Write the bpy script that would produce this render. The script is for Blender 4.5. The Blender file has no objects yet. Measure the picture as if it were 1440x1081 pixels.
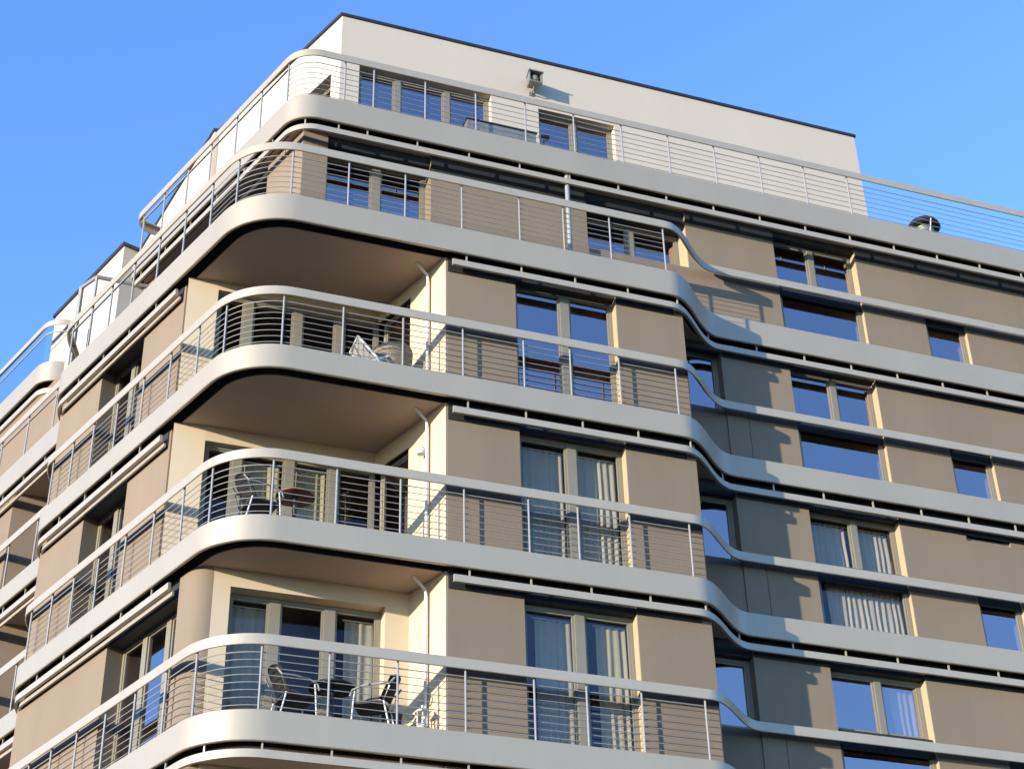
import bpy, bmesh, math, random
from mathutils import Vector, Matrix
random.seed(7)
PI = math.pi
SC = bpy.context.scene
COL = SC.collection

# ------------------------------------------------------------------ camera
cam_d = bpy.data.cameras.new("camera")
cam = bpy.data.objects.new("camera", cam_d)
COL.objects.link(cam)
CAM = Vector((-3.5482, -21.4403, -9.0166))
right = Vector((0.94155705, -0.33612278, -0.02217628))
up = Vector((-0.16694916, -0.52281535, 0.83593785))
fwd = Vector((0.29257186, 0.78338087, 0.5483759))
mw = Matrix((right, up, -fwd)).transposed().to_4x4()
mw.translation = CAM
cam.matrix_world = mw
cam_d.sensor_fit = 'HORIZONTAL'
cam_d.sensor_width = 36.0
cam_d.lens = 2387.165 / 1440 * 36.0
cam_d.clip_start = 0.1
cam_d.clip_end = 6000
SC.camera = cam

# ------------------------------------------------------------------ light
SUN_EL = math.radians(8.4)
sd = Vector((0.917 * math.cos(SUN_EL), 0.399 * math.cos(SUN_EL), -math.sin(SUN_EL)))  # travel direction
sun_d = bpy.data.lights.new("sun", 'SUN')
sun_d.energy = 2.8
sun_d.angle = math.radians(0.5)
sun_d.color = (1.0, 0.885, 0.72)
sun = bpy.data.objects.new("sun", sun_d)
COL.objects.link(sun)
sun.rotation_euler = sd.to_track_quat('-Z', 'Y').to_euler()
sun.location = (-40, -20, 20)

world = bpy.data.worlds.new("World")
SC.world = world
world.use_nodes = True
wn = world.node_tree
bg = wn.nodes['Background']
sky = wn.nodes.new('ShaderNodeTexSky')
sky.sky_type = 'NISHITA'
sky.sun_disc = False
sky.sun_elevation = SUN_EL
sky.sun_rotation = math.atan2(-sd.x, -sd.y)
sky.air_density = 1.0
sky.dust_density = 0.1
sky.ozone_density = 3.0
tint = wn.nodes.new('ShaderNodeVectorMath')
tint.operation = 'MULTIPLY'
tint.inputs[1].default_value = (1.0, 1.15, 1.5)
wn.links.new(sky.outputs[0], tint.inputs[0])
wn.links.new(tint.outputs[0], bg.inputs[0])
bg.inputs[1].default_value = 0.15

SC.view_settings.view_transform = 'Standard'
SC.view_settings.look = 'None'
SC.view_settings.exposure = 1.55
SC.view_settings.gamma = 1
SC.view_settings.use_curve_mapping = False
SC.cycles.caustics_reflective = False
SC.cycles.caustics_refractive = False
SC.cycles.max_bounces = 10
SC.cycles.transparent_max_bounces = 16

# ------------------------------------------------------------------ materials
def mat(name, color, rough=0.8, metal=0.0, vary=0.0, scale=2.0, bump=0.0, bscale=60.0, spec=0.5, streak=False):
    m = bpy.data.materials.new(name)
    m.use_nodes = True
    nt = m.node_tree
    b = nt.nodes['Principled BSDF']
    b.inputs['Base Color'].default_value = (*color, 1)
    b.inputs['Roughness'].default_value = rough
    b.inputs['Metallic'].default_value = metal
    b.inputs['Specular IOR Level'].default_value = spec
    tc = nt.nodes.new('ShaderNodeTexCoord')
    if vary:
        n = nt.nodes.new('ShaderNodeTexNoise')
        n.inputs['Scale'].default_value = scale
        n.inputs['Detail'].default_value = 6
        n.inputs['Roughness'].default_value = 0.6
        if streak:
            mp = nt.nodes.new('ShaderNodeMapping')
            mp.inputs['Scale'].default_value = (1, 1, 0.12)
            nt.links.new(tc.outputs['Object'], mp.inputs[0])
            nt.links.new(mp.outputs[0], n.inputs['Vector'])
        else:
            nt.links.new(tc.outputs['Object'], n.inputs['Vector'])
        r = nt.nodes.new('ShaderNodeMapRange')
        r.inputs[1].default_value = 0.3
        r.inputs[2].default_value = 0.7
        r.inputs[3].default_value = 1 - vary
        r.inputs[4].default_value = 1 + vary
        nt.links.new(n.outputs[0], r.inputs[0])
        mx = nt.nodes.new('ShaderNodeVectorMath')
        mx.operation = 'SCALE'
        mx.inputs[0].default_value = color
        nt.links.new(r.outputs[0], mx.inputs['Scale'])
        nt.links.new(mx.outputs[0], b.inputs['Base Color'])
    if bump:
        n2 = nt.nodes.new('ShaderNodeTexNoise')
        n2.inputs['Scale'].default_value = bscale
        n2.inputs['Detail'].default_value = 4
        nt.links.new(tc.outputs['Object'], n2.inputs['Vector'])
        bp = nt.nodes.new('ShaderNodeBump')
        bp.inputs['Strength'].default_value = bump
        bp.inputs['Distance'].default_value = 0.01
        nt.links.new(n2.outputs[0], bp.inputs['Height'])
        nt.links.new(bp.outputs[0], b.inputs['Normal'])
    return m

M = {}
M['tan'] = mat('tan_render', (0.207, 0.158, 0.107), 0.9, vary=0.08, scale=0.9, bump=0.25, bscale=90, streak=True)
M['cream'] = mat('cream_render', (0.56, 0.46, 0.31), 0.9, vary=0.03, scale=1.0, bump=0.2, bscale=90)
M['reveal'] = mat('reveal_render', (0.40, 0.315, 0.19), 0.9, vary=0.03)
M['white_wall'] = mat('pale_render', (0.50, 0.435, 0.345), 0.9, vary=0.03, scale=0.8, bump=0.2, bscale=90, streak=True)
M['alu'] = mat('silver_panel', (0.40, 0.345, 0.255), 0.40, metal=0.3, vary=0.045, scale=0.9, streak=True)
M['rail'] = mat('brushed_rail', (0.42, 0.365, 0.275), 0.40, metal=0.25, vary=0.04, scale=3)
M['steel'] = mat('steel', (0.30, 0.29, 0.28), 0.45, metal=0.15)
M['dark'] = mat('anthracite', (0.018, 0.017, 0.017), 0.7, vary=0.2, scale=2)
M['flash'] = mat('dark_flashing', (0.035, 0.037, 0.042), 0.45, metal=0.4)
M['soffit'] = mat('soffit_plaster', (0.46, 0.36, 0.275), 0.95, vary=0.06, scale=0.7, bump=0.15)
M['frame'] = mat('window_frame_paint', (0.21, 0.19, 0.14), 0.45, vary=0.04, scale=3)
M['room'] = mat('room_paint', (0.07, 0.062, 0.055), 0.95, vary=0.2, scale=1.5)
M['curtain'] = mat('sheer_curtain', (0.66, 0.60, 0.48), 0.95, vary=0.08, scale=6)
M['curtain_cream'] = mat('cream_curtain', (0.68, 0.59, 0.39), 0.95, vary=0.08, scale=6)
for _n in ('curtain', 'curtain_cream'):          # sheer cloth lets light through
    _b = M[_n].node_tree
    _p = _b.nodes['Principled BSDF']
    _t = _b.nodes.new('ShaderNodeBsdfTranslucent')
    _t.inputs['Color'].default_value = _p.inputs['Base Color'].default_value
    _m = _b.nodes.new('ShaderNodeMixShader'); _m.inputs[0].default_value = 0.5
    _b.links.new(_p.outputs[0], _m.inputs[1]); _b.links.new(_t.outputs[0], _m.inputs[2])
    _b.links.new(_m.outputs[0], _b.nodes['Material Output'].inputs[0])
M['black'] = mat('black_plastic', (0.015, 0.014, 0.014), 0.5)
M['wicker'] = mat('dark_wicker', (0.03, 0.026, 0.024), 0.7, vary=0.4, scale=60, bump=0.8, bscale=120)
M['wood'] = mat('brown_wood', (0.16, 0.06, 0.03), 0.45, vary=0.3, scale=12)
M['white'] = mat('white_paint', (0.60, 0.59, 0.57), 0.5)
M['beige'] = mat('beige_cushion', (0.42, 0.35, 0.25), 0.9, vary=0.1, scale=8)
M['galv'] = mat('galvanised', (0.28, 0.28, 0.24), 0.5, metal=0.6, vary=0.25, scale=25)
M['ground'] = mat('asphalt', (0.06, 0.06, 0.06), 0.9, vary=0.25, scale=0.6, bump=0.5)
M['paving'] = mat('pale_paving', (0.38, 0.35, 0.31), 0.85, vary=0.12, scale=0.8, bump=0.3)
M['deck'] = mat('terrace_deck', (0.26, 0.24, 0.22), 0.85, vary=0.12, scale=3)

def glass(name, refl=0.32, tint=(0.90, 0.91, 0.88)):
    m = bpy.data.materials.new(name)
    m.use_nodes = True
    nt = m.node_tree
    nt.nodes.clear()
    out = nt.nodes.new('ShaderNodeOutputMaterial')
    g = nt.nodes.new('ShaderNodeBsdfGlossy')
    g.inputs['Roughness'].default_value = 0.0
    g.inputs['Color'].default_value = (1.0, 0.84, 0.84, 1)
    t = nt.nodes.new('ShaderNodeBsdfTransparent')
    t.inputs['Color'].default_value = (*tint, 1)
    ge = nt.nodes.new('ShaderNodeNewGeometry')
    dt = nt.nodes.new('ShaderNodeVectorMath'); dt.operation = 'DOT_PRODUCT'
    nt.links.new(ge.outputs['True Normal'], dt.inputs[0])
    nt.links.new(ge.outputs['Incoming'], dt.inputs[1])
    def mth(op, a, b=None):
        n = nt.nodes.new('ShaderNodeMath'); n.operation = op
        for i, v in enumerate((a, b)):
            if v is None: continue
            if isinstance(v, (int, float)): n.inputs[i].default_value = v
            else: nt.links.new(v, n.inputs[i])
        return n.outputs[0]
    c = mth('ABSOLUTE', dt.outputs['Value'])
    sch = mth('POWER', mth('SUBTRACT', 1.0, c), 5.0)
    fac = mth('ADD', mth('MULTIPLY', sch, 0.9 - refl), refl)
    mx = nt.nodes.new('ShaderNodeMixShader')
    nt.links.new(fac, mx.inputs[0])
    nt.links.new(t.outputs[0], mx.inputs[1])
    nt.links.new(g.outputs[0], mx.inputs[2])
    # faint waviness of the float glass
    tc = nt.nodes.new('ShaderNodeTexCoord')
    n = nt.nodes.new('ShaderNodeTexNoise')
    n.inputs['Scale'].default_value = 0.8
    nt.links.new(tc.outputs['Object'], n.inputs['Vector'])
    bp = nt.nodes.new('ShaderNodeBump')
    bp.inputs['Strength'].default_value = 0.12
    bp.inputs['Distance'].default_value = 0.02
    nt.links.new(n.outputs[0], bp.inputs['Height'])
    nt.links.new(bp.outputs[0], g.inputs['Normal'])
    nt.links.new(mx.outputs[0], out.inputs[0])
    return m
M['glass'] = glass('window_glass', 0.44)
M['glass_low'] = glass('curtained_window_glass', 0.04)
M['glass_mid'] = glass('plain_window_glass', 0.09)
M['glass_clear'] = glass('clear_glass', 0.06, (0.86, 0.91, 0.95))

# ------------------------------------------------------------------ helpers
def link(name, bm, m, parent=None, smooth=False, recalc=True):
    if recalc: bmesh.ops.recalc_face_normals(bm, faces=bm.faces)
    me = bpy.data.meshes.new(name)
    bm.to_mesh(me)
    bm.free()
    ms = m if isinstance(m, list) else [m]
    for x in ms:
        me.materials.append(x)
    o = bpy.data.objects.new(name, me)
    COL.objects.link(o)
    if parent is not None:
        o.parent = parent
    if smooth:
        for p in me.polygons:
            p.use_smooth = True
        try:
            me.set_sharp_from_angle(angle=math.radians(35))
        except Exception:
            pass
    return o

def tag(o, label=None, cat=None, group=None, kind=None):
    if label: o['label'] = label
    if cat: o['category'] = cat
    if group: o['group'] = group
    if kind: o['kind'] = kind
    return o

def empty(name, loc, rz=0, label=None, cat=None, group=None):
    o = bpy.data.objects.new(name, None)
    COL.objects.link(o)
    o.location = loc
    o.rotation_euler = (0, 0, rz)
    o.empty_display_size = 0.2
    return tag(o, label, cat, group)

def prism(bm, poly, z0, z1):
    a = [bm.verts.new((p[0], p[1], z0)) for p in poly]
    b = [bm.verts.new((p[0], p[1], z1)) for p in poly]
    n = len(poly)
    bm.faces.new(a[::-1])
    bm.faces.new(b)
    for i in range(n):
        bm.faces.new((a[i], a[(i + 1) % n], b[(i + 1) % n], b[i]))

def box(bm, x0, x1, y0, y1, z0, z1):
    prism(bm, [(x0, y0), (x1, y0), (x1, y1), (x0, y1)], z0, z1)

def tube(bm, pts, r, n=8, closed=False):
    pts = [Vector(p) for p in pts]
    rings = []
    for i, p in enumerate(pts):
        a = pts[max(i - 1, 0)]
        b = pts[min(i + 1, len(pts) - 1)]
        d = (b - a).normalized()
        u = d.cross(Vector((0, 0, 1)))
        if u.length < 1e-3:
            u = d.cross(Vector((1, 0, 0)))
        u.normalize()
        v = d.cross(u)
        rr = r[i] if isinstance(r, (list, tuple)) else r
        rings.append([bm.verts.new(p + (u * math.cos(2 * PI * k / n) + v * math.sin(2 * PI * k / n)) * rr) for k in range(n)])
    for i in range(len(rings) - 1):
        for k in range(n):
            bm.faces.new((rings[i][k], rings[i][(k + 1) % n], rings[i + 1][(k + 1) % n], rings[i + 1][k]))
    bm.faces.new(rings[0][::-1])
    bm.faces.new(rings[-1])

def lathe(bm, prof, n=20, c=(0, 0, 0)):
    rings = []
    for r, z in prof:
        rings.append([bm.verts.new((c[0] + r * math.cos(2 * PI * k / n), c[1] + r * math.sin(2 * PI * k / n), c[2] + z)) for k in range(n)])
    for i in range(len(rings) - 1):
        for k in range(n):
            bm.faces.new((rings[i][k], rings[i][(k + 1) % n], rings[i + 1][(k + 1) % n], rings[i + 1][k]))
    bm.faces.new(rings[0][::-1])
    bm.faces.new(rings[-1])

# ------------------------------------------------------------------ plan geometry
AN = -0.3296
LD = Vector((math.sin(AN), math.cos(AN)))         # along the left facade, away from the corner
LN = Vector((math.cos(AN), -math.sin(AN)))        # inward normal of the left facade
def corner_of(offL, y):
    return Vector(((offL - LN.y * y) / LN.x, y))
def Lp(s, off):
    """plan point on the left facade: s metres from the corner, off metres inside"""
    p = LD * s + LN * off
    return (p.x, p.y)

class Path:
    """plan line of a band: key = -s on the left, X on the right, with inward normals"""
    def __init__(self, pts): self.pts = pts       # (key, Vector2, normal)
    def cut(self, k0, k1):
        P = self.pts
        out = [self.at(k0)]
        for q in P:
            if k0 + 1e-4 < q[0] < k1 - 1e-4: out.append(q)
        out.append(self.at(k1))
        return out
    def at(self, k):
        P = self.pts
        for a, b in zip(P, P[1:]):
            if a[0] <= k <= b[0]:
                t = (k - a[0]) / (b[0] - a[0]) if b[0] > a[0] else 0
                n = (a[2].lerp(b[2], t)).normalized()
                return (k, a[1].lerp(b[1], t), n)
        return P[0] if k < P[0][0] else P[-1]

def mkpath(offL, y, R, left, rightseg):
    """left: list of (s, off) control points sampled; rightseg: list of (X, y)"""
    c = corner_of(offL, y)
    T = R * math.tan((math.radians(90) + AN) / 2 + 0) if False else R * math.tan((PI - (PI / 2 - AN)) / 2)
    pts = []
    for s, off in left:
        pts.append((-s, c + LD * s + LN * (off - offL)))
    th = PI - (PI / 2 - AN)                       # turn angle
    cen = c + Vector((T, R))
    n0, n1 = LN, Vector((0, 1))
    N = 18
    for i in range(N + 1):
        t = i / N
        a0 = math.atan2(n0.y, n0.x); a1 = math.atan2(n1.y, n1.x)
        a = a0 + (a1 - a0) * t
        pts.append((-T + 2 * T * t, cen - Vector((math.cos(a), math.sin(a))) * R))
    for X, yy in rightseg:
        pts.append((X, Vector((X, yy))))
    out = []
    for i, (k, p) in enumerate(pts):
        a = pts[max(i - 1, 0)][1]; b = pts[min(i + 1, len(pts) - 1)][1]
        d = (b - a).normalized()
        out.append((k, p, Vector((-d.y, d.x))))
    return Path(out)

def scurve(x0, x1, y0, y1, n=16):
    r = []
    for i in range(n + 1):
        t = i / n
        w = t * t * (3 - 2 * t)
        r.append((x0 + (x1 - x0) * t, y0 + (y1 - y0) * w))
    return r
REC = 0.926
NOFF = 0.74
left = [(24, NOFF), (16, NOFF), (10, NOFF)] + [(s, o) for s, o in scurve(6.75, 8.2, 0, NOFF)][::-1] + [(6.7, 0.0), (4, 0.0), (2, 0.0)]
rgt = [(2, 0), (4, 0), (6, 0), (7.45, 0)] + scurve(7.5, 8.85, 0, REC) + [(8.9, REC), (12, REC), (16, REC), (23, REC)]
PATH = mkpath(0, 0, 1.2, left, rgt)
P4Y, P4L = 0.755, 1.01
def lend(s0, r, n=8):
    """rounded end of a band on the left, turning into the building"""
    o = []
    for i in range(n + 1):
        a = PI / 2 * i / n
        o.append((s0 - r + r * math.sin(a), P4L + r - r * math.cos(a)))
    return o
l4 = [(6.3, P4L + 1.3)] + lend(6.3, 0.3)[::-1] + [(4, P4L), (2, P4L)]
l4 = [(s + 0.0 - i * 1e-3, o) for i, (s, o) in enumerate(l4)]
PATH4 = mkpath(P4L, P4Y, 0.62, l4, [(X, P4Y) for X in (2.2, 4, 8, 12, 16, 23)])

def sweep(bm, pts, prof, cap=True):
    rings = []
    for k, p, n in pts:
        rings.append([bm.verts.new((p.x + n.x * o, p.y + n.y * o, z)) for o, z in prof])
    m = len(prof)
    for a, b in zip(rings, rings[1:]):
        for i in range(m):
            bm.faces.new((a[i], a[(i + 1) % m], b[(i + 1) % m], b[i]))
    if cap:
        bm.faces.new(rings[0][::-1])
        bm.faces.new(rings[-1])

def rect(o0, o1, z0, z1, c=0.0):
    if not c: return [(o0, z0), (o1, z0), (o1, z1), (o0, z1)]
    return [(o0 + c, z0), (o1, z0), (o1, z1), (o0 + c, z1), (o0, z1 - c), (o0, z0 + c)]

# ------------------------------------------------------------------ ground
GZ = -10.62
bm = bmesh.new()
g = [bm.verts.new(v) for v in ((-1500, -1500, GZ), (1500, -1500, GZ), (1500, 1500, GZ), (-1500, 1500, GZ))]
bm.faces.new(g)
tag(link('ground', bm, M['ground']), kind='structure')
bm = bmesh.new()
o_ = [Lp(24, -4), Lp(-2.2, -4), (-0.5, -4), (24, -4), (24, 12), Lp(24, 12)]
prism(bm, [Lp(24, -4), (corner_of(-4, -4).x, -4), (24, -4), (24, 3), Lp(24, 3)], GZ, GZ + 0.13)
tag(link('pavement', bm, M['paving']), kind='structure')

# ------------------------------------------------------------------ the apartment building
B = empty('apartment_building', (4, 4, GZ), 0,
          'modern apartment building with rounded silver balcony bands and tan walls under a blue sky', 'building')
BP = Vector((4, 4, GZ))
def part(name, bm, m, parent=None, smooth=False, label=None, recalc=True):
    o = link(name, bm, m, parent if parent is not None else B, smooth, recalc)
    if parent is None: o.location = -BP
    if label: o['label'] = label
    return o

HB = {-2: 0.45, -1: 0.45, 0: 0.45, 1: 0.42, 2: 0.43, 3: 0.53, 4: 0.54}
RT, RH = 1.116, 0.165

def slab(path, k, k0, k1, back):
    z = 3.0 * k
    h = HB[k]
    # silver fascia with a returned top and bottom lip
    bm = bmesh.new()
    pts = path.cut(k0, k1)
    sweep(bm, pts, [(0.012, z - h), (0.05, z - h), (0.05, z - 0.05), (0.30, z - 0.05), (0.30, z), (0.012, z), (0, z - 0.012), (0, z - h + 0.012)])
    part('balcony_fascia', bm, M['alu'], smooth=True)
    inner = [(p.x + n.x * 0.24, p.y + n.y * 0.24) for _, p, n in pts]
    bm = bmesh.new()
    prism(bm, inner + back, z - h + 0.02, z - 0.06)
    part('floor_slab', bm, M['dark'])
    bm = bmesh.new()
    inner2 = [(p.x + n.x * 0.245, p.y + n.y * 0.245) for _, p, n in pts]
    prism(bm, inner2 + back, z - h, z - h + 0.016)
    part('soffit', bm, M['soffit'])
    bm = bmesh.new()
    inner3 = [(p.x + n.x * 0.31, p.y + n.y * 0.31) for _, p, n in pts]
    prism(bm, inner3 + back, z - 0.056, z - 0.012)
    part('terrace_floor', bm, M['deck'])

BACK = [(22.9, 9.0), (2, 9.0), Lp(23.9, 5.0)]
for k in (-1, 0, 1, 2, 3):
    slab(PATH, k, -24, 23, BACK)
slab(PATH4, 4, -6.3, 23, [(22.9, 9.0), (1.5, 9.0)])

def railing(path, k, k0, k1, posts, ncab=8, cab=(None, None)):
    z = 3.0 * k
    bm = bmesh.new()
    pts = path.cut(k0, k1)
    zt = z + RT
    sweep(bm, pts, [(0.008, zt - RH), (0.022, zt - RH), (0.022, zt - 0.03), (0.10, zt - 0.03), (0.10, zt), (0.008, zt), (0, zt - 0.008), (0, zt - RH + 0.008)])
    root = part('railing', bm, M['rail'], smooth=True)
    for kk in posts:
        _, p, n = path.at(kk)
        bm = bmesh.new()
        x, y = p.x + n.x * 0.055, p.y + n.y * 0.055
        tube(bm, [(x, y, z - 0.02), (x, y, zt - 0.033)], 0.017, 8)
        part('post', bm, M['steel'], root)
    c0, c1 = cab
    for i in range(ncab):
        zz = z + 0.085 + i * (RT - RH - 0.06) / ncab
        bm = bmesh.new()
        r = 0.0065 if i < ncab - 1 else 0.009
        prof = [(0.08 + r * math.cos(a), zz + r * math.sin(a)) for a in [2 * PI * j / 6 for j in range(6)]]
        sweep(bm, path.cut(c0, c1), prof)
        part('cable', bm, M['steel'], root, smooth=True)
    if c0 > -2:
        bm = bmesh.new()
        sweep(bm, path.cut(k0, c0), rect(0.055, 0.085, zt - RH - 0.075, zt - RH - 0.045))
        part('lower_rail', bm, M['steel'], root)
    return root

RP = [0.65, 1.65, 2.64, 3.65, 4.70, 5.52, 6.40, 7.44]
LP_ = [-0.55, -1.42, -2.35, -3.28, -4.22, -5.1, -5.9, -6.7]
for k in (0, 1, 2, 3):
    rp = list(RP)
    railing(PATH, k, -24, 23, LP_ + rp + [-8.9, -10.2, -11.5], 8, (-6.75 if k < 3 else -1.5, 7.46))
railing(PATH4, 4, -6.9, 23, [-0.42, -1.36, -2.25, -3.2, -4.1, -5.05, -5.9] + [1.25 + 0.98 * i for i in range(12)] + [17.8, 19, 20.2], 7, (-0.45, 22.9))

# awning tracks under the bands with their little hangers, and the dark screen boxes behind
def awning(path, k, k0, k1, ztop, zh=0.12, dark=(0.165, 0.196), cass=False, gaps=()):
    z = 3.0 * k
    bm = bmesh.new()
    pts = path.cut(k0, k1)
    sweep(bm, pts, [(0.035, ztop - zh), (0.085, ztop - zh), (0.085, ztop), (0.043, ztop), (0.035, ztop - 0.008)])
    n = int((k1 - k0) / 0.98)
    for i in range(n + 1):
        kk = k0 + 0.25 + i * 0.98
        if kk > k1: break
        _, p, nn = path.at(kk)
        t = Vector((-nn.y, nn.x))
        q = lambda a, b: (p.x + nn.x * a + t.x * b, p.y + nn.y * a + t.y * b)
        prism(bm, [q(0.055, -0.012), q(0.055, 0.012), q(0.08, 0.012), q(0.08, -0.012)], ztop - 0.002, z - HB[k] + 0.04)
    root = part('awning_track', bm, M['rail'], smooth=True)
    if cass:
        bm = bmesh.new()
        sweep(bm, pts, rect(0.115, 0.15, ztop - zh - 0.075, ztop - zh - 0.01))
        part('awning_cassette', bm, M['rail'], root)
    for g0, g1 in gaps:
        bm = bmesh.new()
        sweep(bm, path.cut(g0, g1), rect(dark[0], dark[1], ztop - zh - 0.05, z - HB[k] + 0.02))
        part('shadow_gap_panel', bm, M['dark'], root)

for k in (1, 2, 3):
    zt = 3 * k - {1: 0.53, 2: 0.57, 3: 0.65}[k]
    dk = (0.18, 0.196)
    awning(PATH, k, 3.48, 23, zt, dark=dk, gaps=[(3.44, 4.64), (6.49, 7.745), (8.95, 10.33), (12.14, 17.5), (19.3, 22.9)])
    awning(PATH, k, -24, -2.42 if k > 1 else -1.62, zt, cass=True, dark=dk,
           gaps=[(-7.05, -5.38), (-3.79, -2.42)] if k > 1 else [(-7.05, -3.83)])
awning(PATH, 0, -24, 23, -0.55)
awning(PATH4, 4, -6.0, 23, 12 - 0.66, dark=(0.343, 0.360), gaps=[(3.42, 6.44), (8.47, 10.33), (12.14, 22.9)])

# ------------------------------------------------------------------ walls
def wall_R(x0, x1, y0, y1, z0, z1, m='tan', name='wall_panel'):
    bm = bmesh.new()
    box(bm, x0, x1, y0, y1, z0, z1)
    return part(name, bm, M[m])
def wall_P(poly, z0, z1, m='tan', name='wall_panel'):
    bm = bmesh.new()
    prism(bm, poly, z0, z1)
    return part(name, bm, M[m])
def wall_L(s0, s1, o0, o1, z0, z1, m='tan', name='wall_panel'):
    return wall_P([Lp(s0, o0), Lp(s1, o0), Lp(s1, o1), Lp(s0, o1)], z0, z1, m, name)

CURT = []
def window(O, U, V, u0, u1, z0, z1, mull=(), trans=(), depth=0.05, fw=0.06, mw=0.10, room=2.2, lintel=None, glassm='glass', frame='frame', mulltop=None):
    """O plan origin, U along, V inward (2D vectors). glazing plane at V=0"""
    O, U, V = Vector(O), Vector(U), Vector(V)
    P = lambda u, v: tuple(O + U * u + V * v)
    def bar(bm, a, b, za, zb, v0=0.0, v1=0.07):
        prism(bm, [P(a, v0), P(b, v0), P(b, v1), P(a, v1)], za, zb)
    bm = bmesh.new()
    bar(bm, u0, u0 + fw, z0, z1)
    bar(bm, u1 - fw, u1, z0, z1)
    bar(bm, u0 + fw, u1 - fw, z1 - fw, z1)
    bar(bm, u0 + fw, u1 - fw, z0, z0 + fw)
    zs = [z0 + fw] + [t for t in trans] + [z1 - fw]
    tz = []
    prev = z0 + fw
    rows = []
    for t in trans:
        bar(bm, u0 + fw, u1 - fw, t - mw / 2, t + mw / 2)
        rows.append((prev, t - mw / 2)); prev = t + mw / 2
    rows.append((prev, z1 - fw))
    panes = []
    for ri, (a, b) in enumerate(rows):
        ms = mull if (ri == len(rows) - 1 or not trans) else ()
        pu = u0 + fw
        for mm in ms:
            bar(bm, mm - mw / 2, mm + mw / 2, a, b, -0.012, 0.075)
            panes.append((pu, mm - mw / 2, a, b)); pu = mm + mw / 2
        panes.append((pu, u1 - fw, a, b))
    # casement rims
    for (a, b, c, d) in panes:
        r = 0.035
        for (x0, x1, y0, y1) in ((a, a + r, c, d), (b - r, b, c, d), (a + r, b - r, c, c + r), (a + r, b - r, d - r, d)):
            bar(bm, x0, x1, y0, y1, 0.014, 0.06)
    root = part('window', bm, M[frame])
    for (a, b, c, d) in panes:
        r = 0.035
        bm = bmesh.new()
        vs = [bm.verts.new((*P(x, 0.036), z)) for x, z in ((a + r, c + r), (b - r, c + r), (b - r, d - r), (a + r, d - r))]
        f = bm.faces.new(vs)
        f.normal_update()
        if f.normal.x * V.x + f.normal.y * V.y > 0: f.normal_flip()
        part('pane', bm, M[glassm], root, recalc=False)
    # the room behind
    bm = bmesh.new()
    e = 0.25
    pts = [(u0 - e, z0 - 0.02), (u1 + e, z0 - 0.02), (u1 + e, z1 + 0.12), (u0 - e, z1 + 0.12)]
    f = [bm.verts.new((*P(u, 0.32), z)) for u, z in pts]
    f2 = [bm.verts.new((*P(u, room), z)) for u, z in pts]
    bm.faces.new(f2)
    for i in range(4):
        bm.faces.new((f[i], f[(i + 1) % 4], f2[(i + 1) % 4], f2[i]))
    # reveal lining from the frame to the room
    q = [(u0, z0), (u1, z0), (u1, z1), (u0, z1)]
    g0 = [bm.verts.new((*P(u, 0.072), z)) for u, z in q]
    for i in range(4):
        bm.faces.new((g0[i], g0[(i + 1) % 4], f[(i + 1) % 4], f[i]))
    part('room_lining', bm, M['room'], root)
    return root

def curtain(O, U, V, u0, u1, z0, z1, label, m='curtain', amp=0.045, folds=None, group='curtains hanging behind the windows', seed=1):
    O, U, V = Vector(O), Vector(U), Vector(V)
    rnd = random.Random(seed)
    w = u1 - u0
    folds = folds or max(3, int(w / 0.11))
    n = folds * 8
    base = O + U * u0 + V * 0.17
    e = empty('curtain', (base.x, base.y, z0), 0, label, 'curtain', group)
    bm = bmesh.new()
    ph = [rnd.uniform(-0.8, 0.8) for _ in range(folds + 2)]
    cols = []
    nz = 8
    for i in range(n + 1):
        t = i / n
        f = t * folds
        k = int(f)
        fr = f - k
        a = ph[k] * (1 - fr) + ph[k + 1] * fr
        col = []
        for j in range(nz + 1):
            h = j / nz
            am = amp * (0.55 + 0.45 * (1 - h)) * (1 + 0.35 * math.sin(k * 2.3 + 1))
            v = am * math.sin(2 * PI * f + a + 0.25 * math.sin(3 * h + k))
            u = w * t + 0.012 * math.sin(6 * h + k) * (1 - h)
            q = U * u + V * v
            col.append(bm.verts.new((q.x, q.y, (z1 - z0) * h)))
        cols.append(col)
    for a, b in zip(cols, cols[1:]):
        for j in range(nz):
            bm.faces.new((a[j], b[j], b[j + 1], a[j + 1]))
    o = link('curtain_cloth', bm, M[m], e, True)
    bm = bmesh.new()
    q0 = U * (-0.04); q1 = U * (w + 0.04)
    tube(bm, [(q0.x, q0.y, z1 - z0 + 0.02), (q1.x, q1.y, z1 - z0 + 0.02)], 0.012)
    link('curtain_rail', bm, M['white'], e)
    return e

X2, UX, VY = Vector((1, 0)), Vector((1, 0)), Vector((0, 1))
SX = Vector((3.40, 0.20))                     # edge of the cream side wall of the corner loggias
def side(d, t=0.0):                            # point d metres into the loggia on its side wall, t behind its face
    p = SX + LD * d + LN * t
    return (p.x, p.y)

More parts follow.
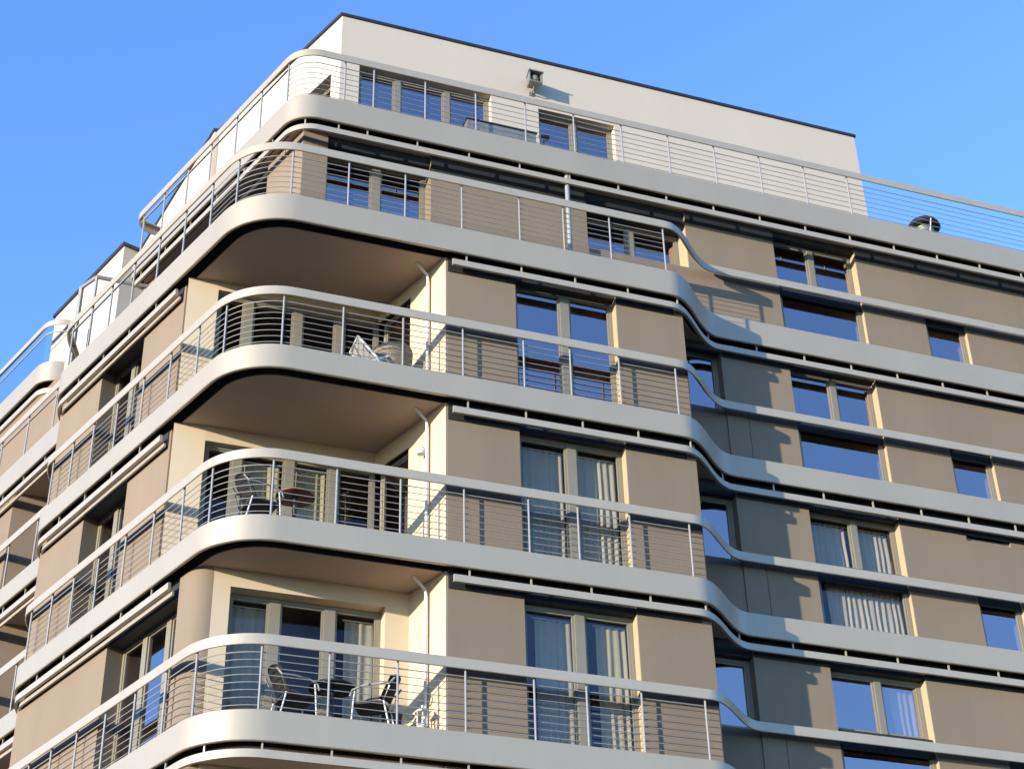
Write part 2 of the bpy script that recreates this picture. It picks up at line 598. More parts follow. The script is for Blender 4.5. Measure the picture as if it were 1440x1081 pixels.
for k in (-1, 0, 1, 2):
    z0, z1 = 3.0 * k, 3.0 * (k + 1) - HB[k + 1] + 0.001
    z1 -= 0.003
    top = z0 + 2.30
    # ---- right hand wall of the corner block
    xw0, xw1 = 4.64, 6.49
    wall_P([(SX.x + 0.028, 0.20), (xw0, 0.20), (xw0, 0.62), side(0.47, 0.026)], z0, z1)
    wall_R(xw1, 7.75, 0.20, 0.62, z0, z1)
    wall_R(7.35, 7.75, 0.623, 1.9, z0, z1)
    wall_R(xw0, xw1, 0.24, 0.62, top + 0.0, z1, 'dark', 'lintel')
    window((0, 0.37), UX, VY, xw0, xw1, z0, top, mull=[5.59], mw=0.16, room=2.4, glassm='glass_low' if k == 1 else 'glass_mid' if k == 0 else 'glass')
    wall_R(xw1 - 0.012, xw1 - 0.001, 0.203, 0.368, z0, top, 'reveal', 'window_reveal')
    # ---- recessed right hand wall
    Y0, Y1 = 1.12, 1.50
    wall_R(8.93, 10.33, Y0, Y1, z0 + 1.2, z1)
    wall_R(8.93, 9.35, Y0, Y1, z0, z0 + 1.198)
    wall_R(9.362, 10.33, Y0, Y1, z0, z0 + 1.198)
    wall_R(9.345, 9.367, Y0 + 0.012, Y1 - 0.01, z0, z0 + 1.19, 'dark', 'wall_joint')
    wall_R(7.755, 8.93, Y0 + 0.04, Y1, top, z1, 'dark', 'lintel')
    wall_R(7.755, 8.927, Y0 + 0.03, Y1, z0, z0 + 1.06)
    window((0, 1.29), UX, VY, 7.76, 8.93, z0 + 1.065, top, room=2.4)
    wall_R(12.128, 12.139, Y0 + 0.003, 1.288, z0, top, 'reveal', 'window_reveal')
    wall_R(14.418, 14.429, Y0 + 0.003, 1.288, z0, z0 + 1.09, 'reveal', 'window_reveal')
    wall_R(12.14, 13.50, Y0, Y1, z0, z1)
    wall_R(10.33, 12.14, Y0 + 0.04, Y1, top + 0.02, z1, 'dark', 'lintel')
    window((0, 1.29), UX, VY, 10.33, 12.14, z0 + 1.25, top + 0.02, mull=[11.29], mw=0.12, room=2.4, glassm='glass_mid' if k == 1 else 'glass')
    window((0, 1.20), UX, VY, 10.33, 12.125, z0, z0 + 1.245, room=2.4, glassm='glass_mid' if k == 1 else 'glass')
    wall_R(10.36, 12.11, 1.165, 1.19, z0 + 0.93, z0 + 1.26, 'dark', 'screen_box')
    if k == 1:
        wall_R(13.50, 14.43, Y0, Y1, z0 + 1.10, z0 + 2.16)
        window((0, Y0 + 0.06), UX, VY, 13.50, 14.43, z0 + 2.16, z1, room=1.5)
    else:
        wall_R(13.50, 14.43, Y0, Y1, z0 + 1.10, z1)
    window((0, 1.20), UX, VY, 13.50, 14.415, z0, z0 + 1.10, room=2.4)
    wall_R(13.52, 14.40, 1.165, 1.19, z0 + 0.90, z0 + 1.097, 'dark', 'screen_box')
    wall_R(14.43, 17.5, Y0, Y1, z0, z1)
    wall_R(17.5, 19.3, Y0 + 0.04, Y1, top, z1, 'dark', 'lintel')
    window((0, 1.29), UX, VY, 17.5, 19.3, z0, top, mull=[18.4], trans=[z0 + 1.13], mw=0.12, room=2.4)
    wall_R(19.3, 22.9, Y0, Y1, z0, z1)
    # ---- left wall
    s0, s1, s2 = (1.57, 3.83, 7.08) if k < 1 else (3.79, 5.38, 7.08)
    O = Vector(Lp(0, 0.48))
    if k >= 1:
        wall_L(2.36, s0, 0.20, 0.60, z0, z1)
    wall_L(s1, s2, 0.20, 0.60, z0, z1)
    wall_L(s2 - 0.4, s2, 0.603, 2.2, z0, z1)
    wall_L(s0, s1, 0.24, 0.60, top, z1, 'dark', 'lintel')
    window(O, LD, LN, s0, s1, z0, top, mull=[s0 + (s1 - s0) / 3, s0 + 2 * (s1 - s0) / 3] if k < 1 else [(s0 + s1) / 2 + 0.1], mw=0.15, room=2.2, trans=[])
    # ---- set back wing further left
    o0 = NOFF + 0.2
    wall_L(7.5, 10.6, o0 + 2.6, o0 + 2.9, z0, z1, 'tan')
    pw = Lp(10.75, o0)
    wall_P([pw, (pw[0] + 2.9, pw[1]), (pw[0] + 2.9, pw[1] + 0.3), Lp(11.6, o0 + 0.4), Lp(11.6, o0)], z0, z1)
    window(Vector(Lp(0, o0 + 0.36)), LD, LN, 11.6, 13.2, z0, top, mull=[12.4], room=2.2)
    wall_L(11.6, 13.2, o0 + 0.04, o0 + 0.4, top, z1, 'dark', 'lintel')
    wall_L(13.2, 23.5, o0, o0 + 0.4, z0, z1)

# corner loggias of the two upper floors: deep, with a glazed back wall and a door in the side wall
for k in (1, 2):
    z0, z1 = 3.0 * k, 3.0 * (k + 1) - HB[k + 1] - 0.002
    cl = Vector(Lp(2.357, 0.20))
    YB = 2.05
    xb = cl.x
    wall_P([(xb, YB + 0.03), (-0.06, YB), (-0.06, YB + 0.34), (xb + 0.1, YB + 0.44)], z0, z1, 'cream', 'loggia_wall')
    wall_R(-0.06, 2.80, YB, YB + 0.34, z0 + 2.30, z1, 'cream', 'loggia_wall')
    window((0, YB + 0.10), UX, VY, -0.06, 2.80, z0, z0 + 2.30, mull=[0.50, 1.36, 2.10], mw=0.15, room=2.2, glassm='glass_low')
    # side wall: solid front part, door, piece above the door
    wall_P([side(0), side(1.0), side(1.0, 0.024), side(0, 0.024)], z0, z1, 'cream', 'loggia_wall')
    wall_P([side(1.0), side(1.97), side(1.97, 0.024), side(1.0, 0.024)], z0 + 2.22, z1, 'cream', 'loggia_wall')
    O = Vector(side(0, 0.10))
    window(O, LD, LN, 1.0, 1.93, z0, z0 + 2.22, room=1.2)
for k in (-1, 0):
    z0, z1 = 3.0 * k, 3.0 * (k + 1) - HB[k + 1] - 0.002
    YB = 1.08
    # rounded tan pillar between left window and back wall
    a = Vector(Lp(1.57, 0.20))
    c0 = Vector(Lp(1.40, 0.20)); c1 = Vector((0.10, YB))
    ctrl = corner_of(0.2, YB)
    arc = [c0 * (1 - t) ** 2 + ctrl * 2 * t * (1 - t) + c1 * t ** 2 for t in [i / 10 for i in range(11)]]
    b = Vector(Lp(1.57, 0.60))
    poly = [tuple(a)] + [tuple(v) for v in arc] + [(0.10, YB + 0.3), tuple(b)]
    bm = bmesh.new(); prism(bm, poly, z0, z1)
    part('rounded_pillar', bm, M['tan'], smooth=True)
    wall_R(0.103, 0.36, YB, YB + 0.34, z0, z1, 'cream', 'loggia_wall')
    wall_R(0.36, 2.72, YB, YB + 0.34, z0 + 2.30, z1, 'cream', 'loggia_wall')
    wall_R(2.72, 3.14, YB, YB + 0.34, z0, z1, 'cream', 'loggia_wall')
    window((0, YB + 0.22), UX, VY, 0.36, 2.72, z0, z0 + 2.30, mull=[1.08, 1.92], mw=0.17, room=2.2, glassm='glass_low')
    wall_P([side(0), side(0.95), side(0.95, 0.024), side(0, 0.024)], z0, z1, 'cream', 'loggia_wall')

# downpipes standing in the corner loggias
for k in (0, 1, 2):
    z0, z1 = 3.0 * k, 3.0 * (k + 1) - HB[k + 1]
    p = Vector(side(0.42, -0.06))
    bm = bmesh.new()
    q = Vector(side(0.42, -0.30))
    tube(bm, [(p.x, p.y, z0), (p.x, p.y, z1 - 0.22), (p.x * .9 + q.x * .1, p.y * .9 + q.y * .1, z1 - 0.16), (q.x * .8 + p.x * .2, q.y * .8 + p.y * .2, z1 - 0.04), (q.x, q.y, z1 + 0.005)], 0.025, 10)
    part('downpipe', bm, M['white'], smooth=True)

# ---- the floor above (behind the terrace): walls set back
z0, z1 = 9.0, 12 - HB[4] - 0.004
Y0, Y1 = 1.12, 1.50
OL = 1.36
cc = corner_of(OL, Y0)
def L4(s, o):
    p = cc + LD * s + LN * (o - OL)
    return (p.x, p.y)
wall_P([(cc.x, Y0), (1.50, Y0), (1.50, Y1), (1.40, Y1), L4(1.20, OL + 0.38), L4(1.20, OL)], z0, z1)
window((0, 1.46), UX, VY, 1.50, 3.42, z0, z0 + 2.25, mull=[2.49], mw=0.16, room=2.2)
wall_R(1.50, 3.42, Y0 + 0.06, Y1, z0 + 2.25, z1, 'dark', 'lintel')
wall_R(3.42, 6.44, Y0, Y1, z0, z1)
wall_R(6.44, 8.47, Y0, Y1, z0, z0 + 1.10)
window((0, 1.46), UX, VY, 6.44, 8.47, z0 + 1.10, z0 + 2.05, mull=[7.45], mw=0.14, room=2.2)
wall_R(6.44, 8.47, Y0 + 0.06, Y1, z0 + 2.05, z1, 'dark', 'lintel')
wall_R(8.47, 10.33, Y0, Y1, z0, z1)
window((0, 1.29), UX, VY, 10.33, 12.14, z0 + 1.25, z0 + 2.32, mull=[11.22], mw=0.12, room=2.4)
window((0, 1.20), UX, VY, 10.33, 12.125, z0, z0 + 1.245, room=2.4)
wall_R(10.36, 12.11, 1.165, 1.19, z0 + 0.93, z0 + 1.26, 'dark', 'screen_box')
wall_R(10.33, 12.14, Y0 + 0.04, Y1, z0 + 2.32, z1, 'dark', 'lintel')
wall_R(12.128, 12.139, Y0 + 0.003, 1.288, z0, z0 + 2.3, 'reveal', 'window_reveal')
wall_R(14.418, 14.429, Y0 + 0.003, 1.288, z0, z0 + 1.04, 'reveal', 'window_reveal')
wall_R(8.458, 8.469, Y0 + 0.003, 1.455, z0 + 1.105, z0 + 2.04, 'reveal', 'window_reveal')
wall_R(12.14, 13.50, Y0, Y1, z0, z1)
wall_R(13.50, 14.43, Y0, Y1, z0 + 1.05, z1)
window((0, 1.20), UX, VY, 13.50, 14.415, z0, z0 + 1.05, room=2.4)
wall_R(13.52, 14.40, 1.165, 1.19, z0 + 0.90, z0 + 1.047, 'dark', 'screen_box')
wall_R(14.43, 22.9, Y0, Y1, z0, z1)
OO = cc + LN * 0.34
window(OO, LD, LN, 1.20, 5.4, z0, z0 + 2.25, mull=[2.6, 4.0], mw=0.12, room=2.0)
wall_P([L4(1.20, OL + .06), L4(5.4, OL + .06), L4(5.4, OL + .38), L4(1.20, OL + .38)], z0 + 2.25, z1, 'dark', 'lintel')
wall_P([L4(5.4, OL), L4(5.95, OL), L4(5.95, OL + .38), L4(5.4, OL + .38)], z0, z1)
wall_L(6.3, 14, 2.0, 2.3, z0, 12.2, 'white_wall')
bm = bmesh.new()
tube(bm, [(5.97, 0.86, 9.0), (5.97, 0.86, 12 - HB[4] + 0.03)], 0.045, 12)
part('support_post', bm, M['steel'], smooth=True)

# ---- penthouse
PY = 2.2
pc = Vector((1.91, PY))
PH = 15.58
pl = [(13.38, PY), (13.38, 8.5), (-0.72, 11.5), (0.19, 6.34)]
# front wall with two window strips
def pen(x0, x1, za, zb): wall_R(x0, x1, PY, PY + 0.35, za, zb, 'white_wall', 'penthouse_wall')
PE = Vector((0.30, 6.32))
dl = (PE - pc).normalized()
dn = Vector((dl.y, -dl.x))
def pp(s, o): v = pc + dl * s + dn * o; return (v.x, v.y)
wall_P([(pc.x, PY), (2.29, PY), (2.29, PY + .35), pp(0.30, 0.35), pp(0.30, 0)], 11.9, PH, 'white_wall', 'penthouse_wall')
pen(2.29, 5.00, 14.38, PH); pen(5.00, 6.00, 11.9, PH); pen(6.00, 7.65, 14.30, PH); pen(7.65, 13.38, 11.9, PH)
window((0, PY + 0.16), UX, VY, 2.29, 5.00, 12.0, 14.38, mull=[3.11, 4.12], mw=0.12, room=2.0)
window((0, PY + 0.16), UX, VY, 6.00, 7.65, 12.0, 14.30, mull=[6.81], mw=0.10, room=2.0)
wall_R(13.03, 13.38, PY + 0.353, 8.5, 11.9, PH, 'white_wall', 'penthouse_wall')
wall_P([pp(0.30, 0), pp(1.15, 0), pp(1.15, .35), pp(0.30, .35)], 14.25, PH, 'white_wall', 'penthouse_wall')
window(Vector(pp(0, 0.2)), dl, dn, 0.30, 1.15, 12.0, 14.25, room=1.5)
e1 = Vector((0.19, 6.34))
wall_P([pp(1.15, 0), tuple(PE), tuple(PE + dn * .35), pp(1.15, .35)], 11.9, PH, 'white_wall', 'penthouse_wall')
wall_P([tuple(e1), (PE.x - 0.003, PE.y + 0.024), (PE.x + .35, PE.y + .03), (PE.x + .35, PE.y + .3), (e1.x + .3, e1.y + .3)], 8.9, PH, 'white_wall', 'penthouse_wall')
wall_P([(e1.x, e1.y + .003), (-0.72, 11.5), (-0.37, 11.5), (e1.x + .297, e1.y + .303)], 8.9, PH, 'white_wall', 'penthouse_wall')
bm = bmesh.new()
prism(bm, [(pc.x - 0.035, PY - 0.03), (13.41, PY - 0.03), (13.41, 8.5), (-0.75, 11.5), (0.16, 6.31), (PE.x - 0.035, PE.y - 0.03)], PH, PH + 0.065)
part('roof_edge', bm, M['flash'])

# ---- pale rooftop block and terrace of the set back wing, far left
def Lq(s, o): return Lp(s, o)
c = [Lp(8.4, 1.6), Lp(11.7, 1.6), Lp(11.7, 5), Lp(8.4, 5)]
bm = bmesh.new(); prism(bm, c, 8.9, 13.72)
part('rooftop_block', bm, M['white_wall'])
c = [Lp(8.36, 1.55), Lp(11.75, 1.55), Lp(11.75, 5), Lp(8.36, 5)]
bm = bmesh.new(); prism(bm, c, 13.72, 13.80)
part('roof_edge', bm, M['flash'])
AO, AS = 1.20, 10.75
pa = [(s, AO) for s in (24, 18, 14, 12)] + [(AS + 0.55 - 0.55 * math.sin(PI / 2 * i / 8), AO + 0.55 - 0.55 * math.cos(PI / 2 * i / 8)) for i in range(9)] + [(AS, AO + 1.2), (AS, AO + 2.2)]
pts2 = [Vector(Lp(*q)) for q in pa]
pA = []
for i, p in enumerate(pts2):
    d = (pts2[min(i + 1, len(pts2) - 1)] - pts2[max(i - 1, 0)]).normalized()
    pA.append((i, p, Vector((-d.y, d.x))))
bm = bmesh.new()
sweep(bm, pA, [(0, 11.5), (0.05, 11.5), (0.05, 11.9), (0.3, 11.9), (0.3, 12.0), (0, 12.0)])
part('balcony_fascia', bm, M['alu'], smooth=True)
bm = bmesh.new()
prism(bm, [(p.x + n.x * .2, p.y + n.y * .2) for _, p, n in pA] + [Lp(24, 3.4)], 11.52, 11.9)
part('floor_slab', bm, M['dark'])
bm = bmesh.new()
sweep(bm, pA, [(0.035, 11.2), (0.085, 11.2), (0.085, 11.33), (0.035, 11.33)])
part('awning_track', bm, M['rail'], smooth=True)
bm = bmesh.new()
sweep(bm, pA, [(0, 12.98), (0.022, 12.98), (0.022, 13.08), (0.1, 13.08), (0.1, 13.116), (0, 13.116)])
rA = part('railing', bm, M['rail'], smooth=True)
bm = bmesh.new()
sweep(bm, pA, [(0.06, 12.82), (0.08, 12.82), (0.08, 12.85), (0.06, 12.85)])
part('glass_clip_rail', bm, M['steel'], rA)
bm = bmesh.new()
ring = [[bm.verts.new((p.x + n.x * 0.07, p.y + n.y * 0.07, z)) for z in (12.0, 12.82)] for _, p, n in pA[:6]]
for a, b in zip(ring, ring[1:]):
    bm.faces.new((a[0], b[0], b[1], a[1]))
part('glass_panel', bm, M['glass_clear'], rA)
wall_L(9.2, 23.5, 1.45, 1.58, 8.9, 11.5, 'tan')

# privacy screen between the terraces
def scr(s, off, z): q = Lp(s, off); return (q[0], q[1], z)
bm = bmesh.new()
for a, b in (((6.75, 0.40), (6.4, 1.5)), ((6.75, 0.40), (7.5, 0.42))):
    tube(bm, [scr(a[0], a[1], 11.36), scr(b[0], b[1], 11.36 if b[1] > 1 else 11.55)], 0.045, 6)
tube(bm, [scr(6.75, 0.40, 9.0), scr(6.75, 0.40, 11.36)], 0.035, 6)
tube(bm, [scr(7.5, 0.42, 9.0), scr(7.5, 0.42, 11.55)], 0.055, 6)
ps = part('privacy_screen', bm, M['steel'])
bm = bmesh.new()
f = [bm.verts.new(scr(*v)) for v in ((6.75, 0.44, 9.1), (6.42, 1.45, 9.1), (6.42, 1.45, 11.3), (6.75, 0.44, 11.3))]
bm.faces.new(f)
part('glass_panel', bm, M['glass_clear'], ps)

# ---- plain lower storeys down to the ground
for z0, z1 in ((GZ, -3.46),):
    wall_R(3.0, 7.75, 0.2, 0.6, z0, z1, 'tan')
    wall_R(7.75, 22.9, 1.12, 1.5, z0, z1, 'tan')
    wall_P([Lp(0.9, 0.2), Lp(7.08, 0.2), Lp(7.08, 1.0), Lp(1.2, 1.0)], z0, z1, 'tan')
    wall_P([Lp(7.08, 0.94), Lp(23.5, 0.94), Lp(23.5, 1.3), Lp(7.08, 1.3)], z0, z1, 'tan')
    wall_P([(3.0, 0.2), (3.0, 0.6), Lp(1.2, 0.9), Lp(0.9, 0.2)], z0, z1, 'tan')
# back walls closing the volume so no light leaks through
wall_R(2, 22.9, 8.6, 9.0, GZ, 11.4, 'tan', 'back_wall')

# ------------------------------------------------------------------ curtains
GY, RY = 0.37, 1.29
def cR(y, u0, u1, z0, z1, label, m='curtain', seed=1, folds=None, amp=0.020):
    return curtain((0, y), UX, VY, u0, u1, z0, z1, label, m, amp, folds, seed=seed)
cR(GY, 4.74, 5.50, 3.05, 5.16, 'sheer grey curtain in the left pane of the tall window on the middle floor', seed=1)
cR(GY, 5.70, 6.42, 3.05, 5.16, 'sheer grey curtain in the right pane of the tall window on the middle floor', seed=2)
cR(GY, 4.92, 5.50, 0.05, 2.16, 'gathered grey curtain in the left pane of the tall window beside the bistro chairs balcony', seed=3)
cR(GY, 5.92, 6.42, 0.05, 2.16, 'cream curtain drawn to the right edge of the tall window beside the bistro chairs balcony', 'curtain_cream', seed=4)
cR(RY, 10.40, 11.20, 4.32, 5.20, 'pale curtain in the upper left pane of the recessed window one floor above the lowest', seed=5)
cR(RY, 11.38, 12.06, 4.32, 5.20, 'pale curtain in the upper right pane of the recessed window one floor above the lowest', seed=6)
cR(1.20, 10.62, 12.06, 3.05, 4.06, 'wide pale curtain filling the lower pane of the recessed window one floor above the lowest', seed=7)
cR(RY, 11.60, 12.06, 1.32, 2.20, 'cream curtain at the right edge of the dark upper window at bottom right', 'curtain_cream', seed=8)
cR(1.30, 0.45, 0.98, 0.05, 2.16, 'grey curtain in the left pane of the glazed door behind the bistro chairs', seed=9)
cR(1.30, 2.20, 2.64, 0.05, 2.16, 'white curtain in the right pane of the glazed door behind the bistro chairs', seed=10)
cR(2.15, 0.62, 1.24, 3.05, 5.16, 'cream curtain in the glazed door behind the round brown table', 'curtain_cream', seed=11)
cR(2.15, 1.46, 2.00, 3.05, 5.16, 'narrow cream curtain in the glazed door behind the potted plant', 'curtain_cream', seed=12)

# ------------------------------------------------------------------ balcony furniture
def rbox(bm, x0, x1, y0, y1, z0, z1, r=0.02):
    b2 = bmesh.new()
    box(b2, x0, x1, y0, y1, z0, z1)
    bmesh.ops.recalc_face_normals(b2, faces=b2.faces)
    bmesh.ops.bevel(b2, geom=list(b2.edges), offset=r, segments=2, affect='EDGES', profile=0.6)
    me = bpy.data.meshes.new('t'); b2.to_mesh(me); b2.free()
    bm.from_mesh(me)
    bpy.data.meshes.remove(me)

def bistro_chair(loc, rz, label):
    """metal armchair with woven seat and back, facing local +x"""
    e = empty('bistro_chair', loc, rz, label, 'chair', 'metal chairs on the corner balconies')
    bm = bmesh.new(); rbox(bm, -0.22, 0.24, -0.23, 0.23, 0.42, 0.455, 0.012); link('seat', bm, M['wicker'], e)
    bm = bmesh.new()
    n = 8
    g = []
    for i in range(n + 1):
        t = i / n
        row = []
        for j in range(7):
            u = j / 6 - 0.5
            row.append(bm.verts.new((-0.22 - 0.16 * t + 0.10 * (2 * u) ** 2 - 0.03, u * 0.46, 0.47 + 0.40 * t - 0.05 * t * (2 * u) ** 4)))
        g.append(row)
    for a, b in zip(g, g[1:]):
        for j in range(6): bm.faces.new((a[j], a[j + 1], b[j + 1], b[j]))
    r = bmesh.ops.solidify(bm, geom=list(bm.faces), thickness=0.018)
    link('backrest', bm, M['wicker'], e, True)
    for sy in (-1, 1):
        y = sy * 0.245
        bm = bmesh.new(); tube(bm, [(0.25, y, 0), (0.22, y, 0.44), (0.20, y, 0.62)], 0.013); link('leg', bm, M['white'], e, True)
        bm = bmesh.new(); tube(bm, [(-0.32, y, 0), (-0.22, y, 0.44), (-0.30, y, 0.66)], 0.013); link('leg', bm, M['white'], e, True)
        bm = bmesh.new()
        tube(bm, [(0.27, y, 0.54), (0.24, y, 0.63), (0.10, y, 0.685), (-0.12, y, 0.70), (-0.30, y, 0.69), (-0.37, y * 0.9, 0.78)], 0.016)
        link('armrest', bm, M['steel'], e, True)
    return e
bistro_chair((1.30, 0.62, 0.0), 0.15, 'dark woven bistro chair with pale curved armrest at the left of the black table')
bistro_chair((2.42, 0.58, 0.0), PI - 0.5, 'dark woven bistro chair at the right of the black table beside the cream wall')
bistro_chair((0.62, 0.62, 3.0), 0.2, 'dark woven bistro chair at the left of the round brown table')

def round_table(loc, r, h, m, label):
    e = empty('round_table', loc, 0, label, 'table')
    bm = bmesh.new(); lathe(bm, [(r - 0.01, 0), (r, 0.006), (r, 0.028), (r - 0.01, 0.034)], 32, (0, 0, h - 0.034)); link('tabletop', bm, M[m], e, True)
    bm = bmesh.new(); lathe(bm, [(0.045, 0.03), (0.03, 0.10), (0.03, h - 0.10), (0.07, h - 0.036)], 14); link('pedestal', bm, M['black'], e, True)
    bm = bmesh.new(); lathe(bm, [(0.22, 0), (0.22, 0.02), (0.06, 0.05)], 24); link('base', bm, M['black'], e, True)
    return e
round_table((1.86, 0.72, 0.0), 0.34, 0.74, 'black', 'round black table between two bistro chairs on the lowest corner balcony')
round_table((1.16, 0.66, 3.0), 0.30, 0.72, 'wood', 'round brown wooden table on the middle corner balcony')

# white folding deck chair and padded armchair on the upper corner balcony
e = empty('deck_chair', (2.18, 0.62, 6.0), 0, 'white folding deck chair leaning back on the upper corner balcony', 'chair')
for sy in (-1, 1):
    y = sy * 0.24
    bm = bmesh.new(); tube(bm, [(-0.20, y, 0.66), (0.42, y, 0.0)], 0.022, 8); link('back_rail', bm, M['white'], e, True)
    bm = bmesh.new(); tube(bm, [(-0.38, y * .9, 0.0), (0.36, y * .9, 0.42)], 0.022, 8); link('leg', bm, M['white'], e, True)
bm = bmesh.new()
tube(bm, [(-0.20, -0.24, 0.66), (-0.20, 0.24, 0.66)], 0.02, 8); link('crossbar', bm, M['white'], e, True)
bm = bmesh.new()
g = [[bm.verts.new((-0.19 + 0.52 * t, y, 0.64 - 0.44 * t - 0.08 * math.sin(PI * t))) for t in [i / 8 for i in range(9)]] for y in (-0.21, 0.21)]
for i in range(8): bm.faces.new((g[0][i], g[0][i + 1], g[1][i + 1], g[1][i]))
bmesh.ops.solidify(bm, geom=list(bm.faces), thickness=0.012)
link('sling_seat', bm, M['white'], e, True)

e = empty('lounge_chair', (2.66, 0.95, 6.0), PI / 2 + 0.5, 'beige padded round lounge chair beside the white deck chair', 'chair')
bm = bmesh.new(); lathe(bm, [(0.20, 0.0), (0.30, 0.05), (0.36, 0.30), (0.34, 0.42), (0.25, 0.46), (0.05, 0.47)], 24); link('seat', bm, M['beige'], e, True)
bm = bmesh.new()
g = []
for i in range(13):
    a = PI * (0.5 + i / 12)
    g.append([bm.verts.new((0.36 * math.cos(a) * (1 + 0.1 * t), 0.36 * math.sin(a) * (1 + 0.1 * t), 0.30 + 0.55 * t * (0.75 + 0.25 * math.sin(PI * i / 12)))) for t in [j / 5 for j in range(6)]])
for a, b in zip(g, g[1:]):
    for j in range(5): bm.faces.new((a[j], a[j + 1], b[j + 1], b[j]))
bmesh.ops.solidify(bm, geom=list(bm.faces), thickness=0.06)
link('backrest', bm, M['beige'], e, True)
e = empty('pillow', (2.56, 0.80, 6.472), 0.4, 'plump white pillow standing on the beige lounge chair', 'pillow')
bm = bmesh.new()
bmesh.ops.create_uvsphere(bm, u_segments=20, v_segments=12, radius=1)
for v in bm.verts:
    x, y, z = v.co
    f = lambda q: math.copysign(abs(q) ** 0.6, q)
    v.co = (0.07 * x * (1 - 0.2 * abs(z)), 0.17 * f(y), 0.17 + 0.17 * f(z))
link('pillow_cover', bm, M['white'], e, True)

# slim plant in a dark pot on the middle balcony, pot and lantern on the lowest
def potted(loc, h, label, seed):
    rnd = random.Random(seed)
    e = empty('potted_plant', loc, 0, label, 'plant')
    bm = bmesh.new(); lathe(bm, [(0.09, 0), (0.125, 0.22), (0.135, 0.24), (0.12, 0.25), (0.11, 0.23)], 20); link('pot', bm, M['black'], e, True)
    bm = bmesh.new(); tube(bm, [(0, 0, 0.2), (0.01, 0.005, 0.5), (-0.005, 0, h)], [0.012, 0.009, 0.004], 6); link('stem', bm, M['wood'], e, True)
    bm = bmesh.new()
    for i in range(170):
        z = 0.28 + (h - 0.26) * rnd.random()
        w = 0.11 * (1.15 - (z - 0.28) / (h - 0.26)) + 0.02
        if math.sin(z * 22) > 0.55: w *= 0.4
        a = rnd.uniform(0, 2 * PI); rr = w * rnd.uniform(0.2, 1)
        c = Vector((rr * math.cos(a), rr * math.sin(a), z))
        d = Vector((math.cos(a), math.sin(a), rnd.uniform(-0.6, 0.6))).normalized() * rnd.uniform(0.03, 0.055)
        t = d.cross(Vector((rnd.random(), rnd.random(), 1))).normalized() * 0.012
        v = [bm.verts.new(p) for p in (c, c + d * .5 + t, c + d, c + d * .5 - t)]
        bm.faces.new(v)
    link('leaves', bm, M['leaf'], e)
    return e
M['leaf'] = mat('leaf', (0.03, 0.045, 0.018), 0.6, vary=0.4, scale=30)
potted((1.95, 0.70, 3.0), 0.95, 'slim dark potted plant standing right of the brown table', 3)
e = empty('plant_pot', (2.78, 0.82, 0.0), 0, 'tall black plant pot behind the right bistro chair by the cream wall', 'pot')
bm = bmesh.new(); lathe(bm, [(0.10, 0), (0.15, 0.44), (0.16, 0.46), (0.14, 0.47), (0.13, 0.44)], 20); link('pot_body', bm, M['black'], e, True)
bm = bmesh.new(); lathe(bm, [(0.13, 0.42), (0.10, 0.435), (0.02, 0.44)], 20); link('soil', bm, M['wood'], e, True)

e = empty('garden_lantern', (3.10, 0.36, 0.0), 0.3, 'white garden lantern on the balcony floor beside the downpipe', 'lantern')
bm = bmesh.new(); lathe(bm, [(0.10, 0), (0.10, 0.03), (0.06, 0.06), (0.05, 0.12), (0.08, 0.15)], 12); link('base', bm, M['white'], e, True)
for i in range(6):
    a = i * PI / 3
    bm = bmesh.new(); tube(bm, [(0.08 * math.cos(a), 0.08 * math.sin(a), 0.15), (0.085 * math.cos(a), 0.085 * math.sin(a), 0.36)], 0.009, 6); link('bar', bm, M['white'], e, True)
bm = bmesh.new(); lathe(bm, [(0.11, 0.355), (0.115, 0.37), (0.05, 0.42), (0.02, 0.44), (0.022, 0.47), (0.008, 0.48)], 12); link('cap', bm, M['white'], e, True)

# wall lamp in the middle corner loggia
p = Vector(side(0.52, -0.003))
e = empty('wall_lamp', (p.x, p.y, 4.92), 0, 'small white wall lamp under the soffit beside the downpipe', 'lamp')
q = -LN
bm = bmesh.new(); tube(bm, [(0, 0, 0.03), (q.x * 0.02, q.y * 0.02, 0.03)], 0.05, 14); link('wall_plate', bm, M['white'], e, True)
bm = bmesh.new(); tube(bm, [(q.x * 0.02, q.y * 0.02, 0.03), (q.x * 0.08, q.y * 0.08, 0.06), (q.x * 0.10, q.y * 0.10, 0.0)], 0.012, 8); link('arm', bm, M['white'], e, True)
bm = bmesh.new(); lathe(bm, [(0.02, 0.0), (0.05, -0.03), (0.065, -0.10), (0.055, -0.10)], 16, (q.x * 0.10, q.y * 0.10, 0.0)); link('lamp_shade', bm, M['white'], e, True)

# floodlight on the penthouse wall
e = empty('floodlight', (5.86, PY, 14.62), 0, 'grey box floodlight on a bracket on the pale penthouse wall', 'floodlight')
bm = bmesh.new(); rbox(bm, -0.05, 0.05, -0.02, -0.001, -0.03, 0.07, 0.006); link('wall_plate', bm, M['galv'], e)
bm = bmesh.new(); tube(bm, [(0, -0.02, 0.02), (0.0, -0.14, 0.04), (0.0, -0.18, 0.10)], 0.016, 8); link('bracket', bm, M['galv'], e, True)
bm = bmesh.new()
prism(bm, [(-0.14, -0.30), (0.14, -0.30), (0.12, -0.08), (-0.12, -0.08)], 0.10, 0.13)
prism(bm, [(-0.14, -0.30), (-0.12, -0.30), (-0.10, -0.08), (-0.12, -0.08)], 0.132, 0.36)
prism(bm, [(0.12, -0.30), (0.14, -0.30), (0.12, -0.08), (0.10, -0.08)], 0.132, 0.36)
prism(bm, [(-0.117, -0.10), (0.117, -0.10), (0.117, -0.08), (-0.117, -0.08)], 0.132, 0.36)
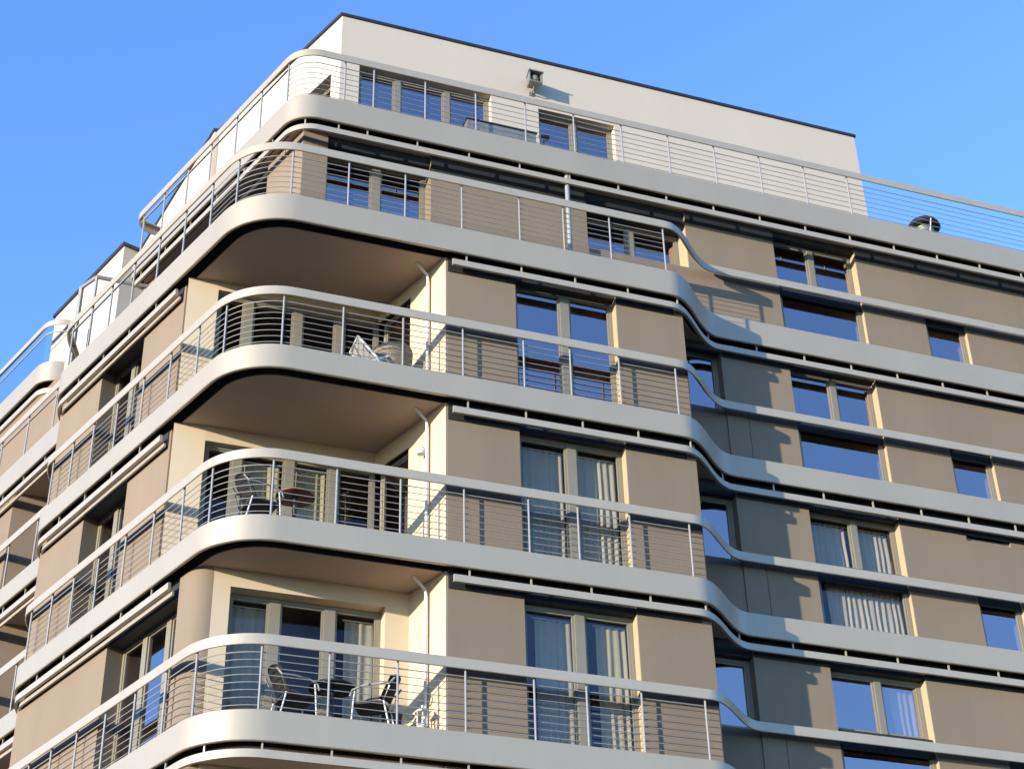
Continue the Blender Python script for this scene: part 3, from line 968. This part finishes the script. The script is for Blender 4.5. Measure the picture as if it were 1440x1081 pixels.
prism(bm, [(-0.16, -0.33), (0.16, -0.33), (0.13, -0.07), (-0.13, -0.07)], 0.362, 0.39)
h = link('housing', bm, M['galv'], e)
bm = bmesh.new(); lathe(bm, [(0.03, 0.14), (0.09, 0.18), (0.09, 0.30), (0.03, 0.34)], 14, (0, -0.19, 0)); link('lens', bm, M['frame'], e, True)

# roof vent at the right
e = empty('roof_vent', (14.05, 1.32, 11.99), 0, 'dark domed roof vent cowl standing behind the top railing', 'vent')
bm = bmesh.new(); lathe(bm, [(0.20, -0.02), (0.20, 0.66), (0.19, 0.67)], 24); link('duct', bm, M['galv'], e, True)
bm = bmesh.new(); lathe(bm, [(0.33, 0.535), (0.345, 0.55), (0.33, 0.61), (0.27, 0.69), (0.16, 0.755), (0.03, 0.775)], 32)
link('cowl', bm, M['flash'], e, True)
for a in (0.3, 2.4, 4.5):
    a -= 2.0
    bm = bmesh.new(); tube(bm, [(0.205 * math.cos(a), 0.205 * math.sin(a), 0.25), (0.28 * math.cos(a), 0.28 * math.sin(a), 0.40), (0.352 * math.cos(a), 0.352 * math.sin(a), 0.56), (0.31 * math.cos(a), 0.31 * math.sin(a), 0.67)], 0.014, 6); link('strut', bm, M['white'], e, True)

# long planter and spotlight on the top terrace
e = empty('trough_planter', (4.75, 1.10, 11.99), 0, 'long low grey trough planter on the top terrace in front of the penthouse', 'planter')
bm = bmesh.new()
box(bm, -0.68, 0.68, -0.14, 0.14, 0, 0.42); link('trough', bm, M['galv'], e)
bm = bmesh.new(); 
for (x0, x1, y0, y1) in ((-0.70, 0.70, -0.16, -0.12), (-0.70, 0.70, 0.12, 0.16), (-0.70, -0.66, -0.12, 0.12), (0.66, 0.70, -0.12, 0.12)):
    box(bm, x0, x1, y0, y1, 0.422, 0.445)
link('rim', bm, M['flash'], e)
e = empty('spotlight', (5.64, 1.10, 11.99), 0.4, 'small black spotlight on a stand beside the grey trough planter', 'spotlight')
bm = bmesh.new(); lathe(bm, [(0.10, 0), (0.10, 0.02), (0.03, 0.03)], 16); link('base', bm, M['black'], e, True)
bm = bmesh.new(); tube(bm, [(0, 0, 0.02), (0, 0, 0.50)], 0.014, 8); link('stand', bm, M['black'], e, True)
bm = bmesh.new(); tube(bm, [(-0.10, 0, 0.49), (0.02, 0, 0.53), (0.10, 0, 0.56)], [0.035, 0.05, 0.06], 12); link('head', bm, M['black'], e, True)
